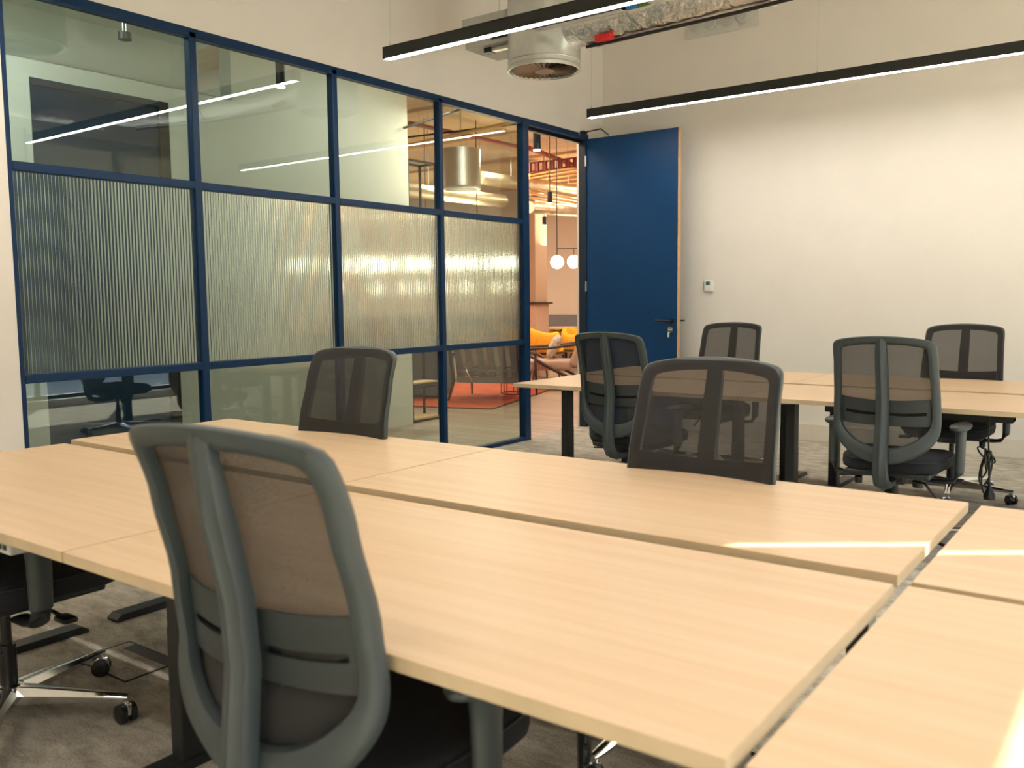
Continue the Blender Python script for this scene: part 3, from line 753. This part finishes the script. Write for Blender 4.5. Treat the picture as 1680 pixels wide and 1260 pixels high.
box(bm, CX-.15, CX, 4.75, 6.873, 2.97, HL); box(bm, CX-.55, CX-.45, 1.2, 4.75, 2.9, HL); box(bm, CX-.55, CX, 1.2, 4.75, 2.965, 2.97)
struct('wall_corridor', bm, paint_c)
struct('wall_corridor_end', bx(CX-.15, -4.85, 1.1, 1.2, 0, HL), paint_c)
d3 = thing('added_door_3', None, None, (CX, 1.55, 0), kind='structure')  # unseen dark door, added to darken the first reeded pane
obj('door_leaf', bx(.002, .04, .0, 1.30, 0, 2.80), navy_dark, d3); obj('door_frame', bx(.0, .012, 1.30, 1.35, 0, 2.845), black_s, d3); obj('door_frame', bx(.0, .012, .0, 1.30, 2.80, 2.845), black_s, d3)
d2 = thing('door_2', None, None, (CX, 3.10, 0), kind='structure')
obj('door_leaf', bx(-.06, -.02, .0, .97, 0, 2.80), navy_dark, d2); obj('door_frame', bx(-.09, .006, .97, 1.055, 0, 2.845, bev=.003), black_s, d2)
obj('door_frame', bx(-.09, .006, .0, .97, 2.80, 2.845, bev=.003), navy_dark, d2); obj('door_handle', tube(B(), [(-.02, .88, 1.05), (.03, .88, 1.05), (.035, .76, 1.05)], .009, 10), black_s, d2)
struct('ceiling_corridor', bx(CX-.6, -4.85, 1.1, 4.75, 3.45, HL), paint_c)
struct('ceiling_lounge', bx(LX0, -4.85, 4.75, LY1+4, HL, HL+.1), timber)
bm = B(); box(bm, LX0, -3.5, LY1, LY1+.15, .98, HL); struct('wall_lounge_back', bm, paint_w)
struct('wall_lounge_dado', bx(LX0, -3.5, LY1-.02, LY1+.15, 0, .98), paint_g)
struct('wall_lounge_left', bx(LX0-.15, LX0, 4, LY1, 0, HL), paint_w)
struct('wall_lounge_right', bx(-4.85, -4.734, YB, LY1, 0, HL), paint_w)
struct('wall_lounge_near', bx(LX0, CX-.15, 5.6, 5.7, 0, HL), paint_w)
# timber joists of the lounge ceiling
for i in range(5):
    o = struct('beam_%d' % (i+1), bx(LX0, -4.86, 8.2+i*1.9, 8.26+i*1.9, HL-.04, HL), timber)
# column
p = px(874, 430, 15.0)
colm = thing('lounge_column', 'tan square column beyond the doorway at the left of the globe lamp', 'column', (p.x, p.y, 0))
obj('column_shaft', bx(-.17, .17, -.17, .17, 1.25, 2.95, bev=.005), mat('column_tan', (.42, .28, .18), .8, noise=.05), colm); obj('column_base', bx(-.19, .19, -.19, .19, 0, 1.22, bev=.005), mat('column_pink', (.48, .33, .25), .8, noise=.05), colm)
obj('column_shelf', bx(-.24, .24, -.24, .24, 1.22, 1.25), walnut, colm)
dl = thing('duct_end', 'short silver duct end standing above the tan column', 'duct', (p.x, p.y, 2.3)); obj('duct_tube', cyl(B(), (0, 0, .7), (0, 0, 1.0), .20, n=24), galv, dl, True, 40)
obj('duct_collar', cyl(B(), (0, 0, .66), (0, 0, .70), .215, n=24), black_m, dl, True, 40)
# globe pendant
g0 = px(914, 430, 11.5); g1_ = px(941.5, 429.5, 11.5)
gp = thing('globe_pendant', 'black pendant rod carrying round glowing white globes in the lounge', 'pendant light', g0)
v = g1_-g0
obj('drop_rod', cyl(B(), (0, 0, .08), (0, 0, HL-g0.z), .006, n=8), black_s, gp)
obj('cross_bar', cyl(B(), (0, 0, .17), tuple(v*2.2+Vector((0, 0, .17))), .006, n=8), black_s, gp)
obj('ceiling_rose', cyl(B(), (0, 0, HL-g0.z-.02), (0, 0, HL-g0.z), .06, n=20), black_s, gp)
for k in range(3):
    bm = B(); bmesh.ops.create_uvsphere(bm, u_segments=24, v_segments=16, radius=.084)
    o = obj('globe', bm, globe_m, gp, True); o.location = v*k
    if k: q = obj('globe_stem', cyl(B(), (0, 0, .08), (0, 0, .17), .005, n=8), black_s, gp); q.location = v*k
# more globe pendants further along the lounge, seen as bands through the reeded glass
for k, (dx, dy, dzz) in enumerate([(.05, -.45, .0), (-.35, -1.0, -.31)]):
    o2 = thing('globe_pendant', ('pair of glowing globes behind the reeded glass, nearer the doorway', 'pair of glowing globes behind the reeded glass, farther from the doorway')[k], 'pendant light', g0+Vector((dx-1.0, dy, dzz)))
    obj('drop_rod', cyl(B(), (0, 0, .08), (0, 0, HL-o2.location.z), .006, n=8), black_s, o2)
    for s_ in (0, 1):
        bm = B(); bmesh.ops.create_uvsphere(bm, u_segments=20, v_segments=12, radius=.084); o = obj('globe', bm, globe_d, o2, True); o.location = v*s_
    obj('cross_bar', cyl(B(), (0, 0, .17), tuple(v+Vector((0, 0, .17))), .006, n=8), black_s, o2)
ls = thing('added_glow_strip', 'added warm glowing strip imitating a lit duct as a thin band in the reeded glass', 'ceiling light', px(690, 354, 11))  # glowing strip added to imitate the warm band of a lit duct
v2 = px(770, 354, 12)-px(690, 354, 11)
obj('strip_body', cyl(B(), (0, 0, .02), tuple(v2+Vector((0, 0, .02))), .02, n=8), black_m, ls); obj('strip_lens', cyl(B(), (0, 0, 0), tuple(v2), .012, n=8), strip_w, ls)
obj('strip_wire', cyl(B(), (0, 0, .02), (0, 0, HL-ls.location.z), .002, n=5), steel, ls); obj('strip_wire', cyl(B(), tuple(v2), (v2.x, v2.y, HL-ls.location.z), .002, n=5), steel, ls)
# cylinder downlights
def downlight(p, r, h, label, top):
    t_ = thing('cylinder_downlight', label, 'ceiling light', p)
    obj('downlight_body', cyl(B(), (0, 0, 0), (0, 0, h), r, n=24), black_s, t_, True, 40)
    obj('downlight_lens', cyl(B(), (0, 0, -.006), (0, 0, .001), r*.9, n=24), glow_w, t_, True, 40)
    obj('downlight_stem', cyl(B(), (0, 0, h), (0, 0, top-p[2]), .006, n=8), black_s, t_)
dn = [px(881, 246, 8.6), px(902, 333, 11.5), px(893, 369, 14)]
downlight(dn[0], .038, .165, 'large black cylinder downlight at the top of the doorway opening', HL)
downlight(dn[1], .034, .14, 'middle-sized black cylinder downlight in the doorway above the globes', HL)
downlight(dn[2], .032, .13, 'smallest and lowest black cylinder downlight above the tan column', HL)
downlight(Vector((-5.6, 4.63, 2.94)), .036, .19, 'black cylinder downlight behind the second upper glass pane', 3.45)
sd = thing('ceiling_sensor', 'small dark round sensor hanging behind the first upper glass pane', 'sensor', (-5.6, 3.36, 3.01))
obj('sensor_disc', cyl(B(), (0, 0, 0), (0, 0, .045), .042, n=20), black_m, sd, True, 40)
obj('sensor_rod', cyl(B(), (-.018, 0, .045), (-.018, 0, .44), .003, n=6), steel, sd); obj('sensor_rod', cyl(B(), (.018, 0, .045), (.018, 0, .44), .003, n=6), steel, sd)
# lounge services
def rod(name, a, b2, r, m, label, cat_, n=12):
    a, b2 = Vector(a), Vector(b2); o = obj(name, cyl(B(), (0, 0, 0), b2-a, r, n=n), m, None, True, 40); o.location = a
    return tag(o, label, cat_)
rod('sprinkler_pipe', px(672, 202, 10.5), px(860, 243, 12.8), .028, red_p, 'red sprinkler pipe crossing the lounge ceiling behind the glass', 'pipe')
rod('sprinkler_pipe', px(868, 243, 12.6), px(975, 284, 14.0), .034, red_p, 'red pipe seen through the top of the doorway', 'pipe')
rod('conduit', px(662, 210, 9.0), px(800, 165, 9.6), .012, black_s, 'thin dark conduit under the timber ceiling, upper one behind the glass', 'conduit')
rod('conduit', px(662, 240, 10.5), px(860, 196, 10.8), .02, timber, 'timber-coloured conduit under the lounge ceiling, lower one behind the glass', 'conduit')
rod('conduit', px(662, 226, 10.5), px(860, 202, 11), .012, black_s, 'thin dark conduit between the sprinkler pipe and the timber conduit', 'conduit')
for k in range(5):
    o = rod('copper_pipe', px(868, 287+k*5, 12.5+k*.15), px(975, 266+k*8, 13.5+k*.15), .020, mat('copper_%d' % k, (.75, .45, .20), .3, metal=1, noise=.05), 'copper pipe in the doorway view, %s of the bundle right under the red ladder tray' % ('topmost', 'second', 'middle', 'fourth', 'lowest')[k], 'pipe'); o['group'] = 'copper pipes through the doorway'
for k in range(5):
    o = rod('copper_pipe', px(868, 300+k*8, 12.8), px(945, 322+k*5, 14.5), .022, bpy.data.materials['copper_%d' % k], 'slanting copper pipe in the doorway view, %s of the bundle above the foil ducts' % ('topmost', 'second', 'middle', 'fourth', 'lowest')[k], 'pipe'); o['group'] = 'slanting copper pipes through the doorway'
a = px(868, 268, 12.4); b2 = px(975, 255, 12.6)
lt = thing('ladder_tray', 'dark red ladder cable tray across the doorway view', 'cable tray', a)
d_ = b2-a; obj('tray_rail', cyl(B(), (0, 0, 0), d_, .012, n=6), rust, lt); obj('tray_rail', cyl(B(), (0, 0, -.12), d_+Vector((0, 0, -.12)), .012, n=6), rust, lt)
for k in range(9):
    q = d_*(k/8.5); obj('tray_rung', bx(-.03, .03, -.02, .02, -.12, 0), rust, lt).location = q
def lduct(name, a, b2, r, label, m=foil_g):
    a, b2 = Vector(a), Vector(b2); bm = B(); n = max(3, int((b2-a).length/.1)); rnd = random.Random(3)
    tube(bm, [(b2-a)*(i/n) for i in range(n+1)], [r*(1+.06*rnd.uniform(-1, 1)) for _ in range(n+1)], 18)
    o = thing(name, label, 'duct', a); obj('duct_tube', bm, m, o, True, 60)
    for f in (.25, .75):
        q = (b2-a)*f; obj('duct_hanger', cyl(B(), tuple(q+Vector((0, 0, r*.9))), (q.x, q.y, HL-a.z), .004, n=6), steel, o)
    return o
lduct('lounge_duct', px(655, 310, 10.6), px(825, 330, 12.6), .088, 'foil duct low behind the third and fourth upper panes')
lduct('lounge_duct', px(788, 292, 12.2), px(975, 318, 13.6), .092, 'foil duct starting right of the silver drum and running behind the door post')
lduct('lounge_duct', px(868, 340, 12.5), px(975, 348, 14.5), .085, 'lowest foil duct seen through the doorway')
p = px(757, 311, 11.0)
dd = thing('air_diffuser', 'round silver air drum hanging in the lounge behind the fourth upper pane', 'air diffuser', p)
obj('diffuser_drum', lathe(B(), [(.10, 0), (.235, 0), (.245, .02), (.24, .03), (.24, .48), (.10, .48)], 36), galv, dd, True, 30)
obj('diffuser_face', cyl(B(), (0, 0, -.004), (0, 0, .004), .20, n=32), black_m, dd); obj('hanger_rod', cyl(B(), (0, 0, .48), (0, 0, HL-p.z), .006, n=6), steel, dd)
# tall open shelf
sh = thing('open_shelf', 'tall thin black-framed open shelf with oak boards at the wall corner', 'shelf', (-6.66, 6.94, 0))
w_, d_, h_ = .22, .43, 2.76
for x in (0, w_):
    for y in (0, d_): obj('shelf_post', bx(x-.011, x+.011, y-.011, y+.011, 0, h_), black_s, sh)
for z in (.0, .36, .385, h_-.022):
    for y in (0, d_): obj('shelf_bar', bx(0, w_, y-.011, y+.011, z, z+.022), black_s, sh)
    for x in (0, w_): obj('shelf_bar', bx(x-.011, x+.011, 0, d_, z, z+.022), black_s, sh)
obj('shelf_board', bx(0, w_, 0, d_, .022, .042), shelfw, sh); obj('shelf_board', bx(0, w_, 0, d_, .385, .42), shelfw, sh)
obj('shelf_board', bx(0, w_, 0, d_, 2.10, 2.12), shelfw, sh)
# rug
rc = Vector((-6.42, 8.30, 0)); ra = math.radians(17)
rg = thing('rug', 'bright orange-red lounge rug with a dark edge', 'rug', rc, ra)
obj('rug_pile', bx(-3.6, -.02, .02, 3.3, 0, .012, bev=.003), rug_m, rg)
bm = B(); box(bm, -3.62, 0, 0, .02, 0, .013); box(bm, -.02, 0, 0, 3.32, 0, .013); box(bm, -3.62, -3.60, 0, 3.32, 0, .013); box(bm, -3.62, 0, 3.30, 3.32, 0, .013); obj('rug_border', bm, walnut, rg)
# slatted easy chair seen from behind
ez = thing('slatted_armchair', 'grey easy chair with a slatted back seen from behind on the orange rug', 'armchair', (-7.02, 8.98, .0125), math.radians(20))
hw_ = .46
for k in range(6):
    x = -.37+k*.148; bm = B(); sections(bm, [[Vector((x-.040, y, z)), Vector((x+.040, y, z)), Vector((x+.040, y+.02, z)), Vector((x-.040, y+.02, z))] for z, y in ((.26, .0), (.5, -.06), (.86, -.20))]); obj('back_slat', bm, sofa_g, ez)
obj('seat_cushion', bx(-.40, .40, .03, .70, .30, .43, bev=.04, seg=3), sofa_l, ez, True, 60)
o = obj('back_cushion', bx(-.40, .40, .0, .12, .0, .50, bev=.05, seg=3), sofa_l, ez, True, 60); o.location = (0, .02, .40); o.rotation_euler = (math.radians(18), 0, 0)
obj('lower_rail', bx(-.42, .42, -.01, .025, .22, .30, bev=.006), sofa_g, ez); obj('upper_rail', bx(-.44, .44, -.22, -.19, .82, .90, bev=.006), sofa_g, ez); obj('middle_rail', bx(-.40, .40, -.035, -.01, .36, .40, bev=.004), sofa_g, ez)
for s_ in (-1, 1):
    bm = B(); tube(bm, [(s_*.45, -.24, .92), (s_*.455, -.10, .50), (s_*.45, -.03, .25), (s_*.48, -.16, .0)], [.022, .030, .028, .015], 8); obj('rear_leg', bm, walnut, ez, True)
    obj('front_leg', tube(B(), [(s_*.45, .68, .56), (s_*.46, .72, .0)], [.022, .015], 8), walnut, ez, True)
    obj('arm', tube(B(), [(s_*.45, -.14, .60), (s_*.47, .3, .60), (s_*.46, .72, .56)], .022, 8), walnut, ez, True)
obj('metal_strut', tube(B(), [(-.22, -.26, .46), (-.12, -.24, .24)], .008, 8), chrome, ez, True)
# side table with books
tp = px(850, 640, 12.3); tp = Vector((-7.22, 9.86, .0125))
stb = thing('side_table', 'black wire side table beside the slatted easy chair', 'side table', tp)
obj('table_top', cyl(B(), (0, 0, .54), (0, 0, .555), .22, n=28), black_s, stb)
for k in range(8):
    a = 2*PI*k/8; obj('table_leg', cyl(B(), (.2*math.cos(a), .2*math.sin(a), 0), (.2*math.cos(a), .2*math.sin(a), .54), .006, n=6), black_s, stb)
obj('base_ring', tube(B(), [(.2*math.cos(2*PI*k/24), .2*math.sin(2*PI*k/24), .006) for k in range(24)], .006, 6, close=True), black_s, stb); obj('middle_ring', tube(B(), [(.2*math.cos(2*PI*k/24), .2*math.sin(2*PI*k/24), .36) for k in range(24)], .006, 6, close=True), black_s, stb)
for k, (m_, lab) in enumerate([(paper_r, 'red book at the bottom of the stack on the side table'), (paper_w, 'cream book in the stack on the side table, under the top red one'), (paper_r, 'red book on top of the stack on the side table')]):
    bk = thing('book', lab, 'book', tp+Vector((-.05, -.02, .556+k*.04)), .2+k*.1, group='books on the side table')
    obj('book_cover', bx(-.11, .11, -.08, .08, 0, .036, bev=.002), m_, bk); obj('book_pages', bx(-.105, .1115, -.075, .0815, .006, .030), paper_w, bk)
gb = thing('green_cup', 'green cup standing beside the books on the side table', 'cup', tp+Vector((.12, .06, .556))); obj('cup_body', lathe(B(), [(.03, 0), (.045, .01), (.05, .12), (.044, .12), (.035, .015)], 20), paper_g, gb, True, 40)
# beige easy chair with dark wooden frame
ar = thing('wooden_armchair', 'beige easy chair with dark wooden frame facing sideways on the rug', 'armchair', px(905, 622, 12.9).xy.to_3d()+Vector((0, 0, .0125)), math.radians(-62))
# local: faces +x is front? seat runs along y (front -y)
obj('seat_cushion', bx(-.30, .30, -.36, .30, .28, .42, bev=.04, seg=3), beige_f, ar, True, 60)
o = obj('back_cushion', bx(-.30, .30, -.06, .07, 0, .60, bev=.05, seg=3), beige_f, ar, True, 60); o.location = (0, .32, .34); o.rotation_euler = (math.radians(-22), 0, 0)
for s_ in (-1, 1):
    obj('side_rail', tube(B(), [(s_*.34, -.44, .60), (s_*.34, -.05, .36), (s_*.34, .36, .14), (s_*.34, .50, .0)], [.018, .026, .022, .016], 8), walnut, ar, True)
    obj('front_leg', tube(B(), [(s_*.34, -.28, .55), (s_*.34, -.40, .0)], [.024, .015], 8), walnut, ar, True)
    obj('arm', tube(B(), [(s_*.34, -.46, .58), (s_*.34, .0, .60), (s_*.34, .46, .66)], .020, 8), walnut, ar, True)
bm = B(); bmesh.ops.create_uvsphere(bm, u_segments=20, v_segments=12, radius=1)
for v_ in bm.verts: v_.co = Vector((math.copysign(abs(v_.co.x)**.6, v_.co.x)*.18, v_.co.y*.07, math.copysign(abs(v_.co.z)**.6, v_.co.z)*.18))
o = obj('cushion', bm, cush, None, True); o.location = ar.location+Vector((-.02, .10, .60)); o.rotation_euler = (math.radians(-25), 0, math.radians(-62)); tag(o, 'pale patterned cushion leaning in the beige easy chair', 'cushion')
# yellow tub chairs and tables
def tub(p, rz, s_, label):
    t_ = thing('tub_chair', label, 'chair', (p[0], p[1], 0), rz, group='yellow tub chairs'); t_.scale = (s_, s_, s_)
    bm = B(); secs = []
    for k in range(25):
        a = math.radians(-20+220*k/24); r_ = .33; ht = .80 - .13*abs(math.cos(a))**2
        c_ = Vector((math.cos(a), math.sin(a), 0)); secs.append([c_*(r_+.065*math.cos(b_))+Vector((0, 0, (ht+.40)/2+(ht-.40)/2*math.copysign(abs(math.sin(b_))**.6, math.sin(b_)))) for b_ in [2*PI*j/14 for j in range(14)]])
    sections(bm, secs); obj('tub_back', bm, yellow, t_, True, 60)
    obj('tub_seat', lathe(B(), [(.26, .34), (.32, .36), (.33, .44), (.28, .48)], 28), yellow, t_, True, 60)
    obj('tub_band', lathe(B(), [(.33, .37), (.345, .375), (.345, .40), (.33, .405)], 28), walnut, t_, True, 60)
    for k in range(4):
        a = PI/4+k*PI/2; obj('leg', cyl(B(), (.2*math.cos(a), .2*math.sin(a), .35), (.3*math.cos(a), .3*math.sin(a), 0), .018, .012, 8), walnut, t_)
pt = px(886, 560, 14.4); tub(pt, math.radians(150), 1.15, 'yellow tub chair nearest the doorway, showing its rounded back')
pt = px(903, 546, 17.6); tub(pt, math.radians(180), 1.0, 'yellow tub chair behind the nearest one, only its rim showing')
pt = px(956, 548, 16.0); tub(pt, math.radians(90), 1.0, 'yellow tub chair partly hidden by the door jamb')
pt = px(928, 540, 17.0); ctb = thing('cafe_table', 'round cafe table with dark pedestal between the yellow chairs', 'table', (pt.x, pt.y, 0))
obj('table_top', cyl(B(), (0, 0, .74), (0, 0, .77), .36, n=32), shelfw, ctb); obj('table_neck', cyl(B(), (0, 0, .55), (0, 0, .74), .03, .12, 16), black_s, ctb, True); obj('table_stem', cyl(B(), (0, 0, .03), (0, 0, .56), .03, n=12), black_s, ctb, True); obj('table_foot', cyl(B(), (0, 0, 0), (0, 0, .03), .22, n=24), black_s, ctb)
# low cabinet behind the shelf
cb = thing('low_cabinet', 'grey low cabinet with a pale end panel seen through the open shelf', 'cabinet', (-8.5, 8.5, 0), math.radians(20))
obj('cabinet_body', bx(-.2, .9, 0, .4, .05, .95, bev=.005), mat('cabinet_grey', (.10, .12, .14), .6, noise=.05), cb); obj('end_panel', bx(-.45, -.2, -.01, .4, .0, .95, bev=.004), shelfw, cb)

# unseen lamps added to brighten the lounge and corridor
warm = (1, .84, .68)
def panel(loc, sx, sy, e, c, label):
    t_ = thing('added_panel_light', label, 'ceiling light', loc)  # invented fixture, brightens the corridor from out of view
    obj('panel_frame', bx(-sx/2-.02, sx/2+.02, -sy/2-.02, sy/2+.02, 0, .04), black_m, t_)
    m_ = mat('panel_glow_%d' % len(bpy.data.materials), (.9, .9, .85), .5, emit=c, es=e)
    obj('panel_diffuser', bx(-sx/2, sx/2, -sy/2, sy/2, -.004, .002), m_, t_)
panel((-5.55, 2.35, 3.38), .3, 1.2, 20*LOUNGE_E, (.96, 1, .97), 'added unseen ceiling light brightening the corridor near the navy door')
panel((-5.55, 6.0, 3.5), .3, 1.2, 8*LOUNGE_E, (.97, 1, .97), 'added unseen ceiling light brightening the corridor near the doorway')
for i, (x, y, e) in enumerate([(-5.7, 7.4, 16), (-7.6, 9.6, 30), (-10.2, 9.2, 30), (-8.2, 12.8, 30), (-11.5, 12.6, 26), (-6.2, 12.2, 24), (-14.5, 11.5, 24)]):
    area('lounge_fill', (x, y, HL-.35), (0, 0, 0), 1.0, 1.0, e*2.2*LOUNGE_E, warm)  # bare fill light added for the lounge, without a fixture
    area('lounge_fill_up', (x, y, 2.2), (PI, 0, 0), .8, .8, e*.8*LOUNGE_E, (1, .76, .52))  # upward fill added to brighten the lounge ceiling and ducts
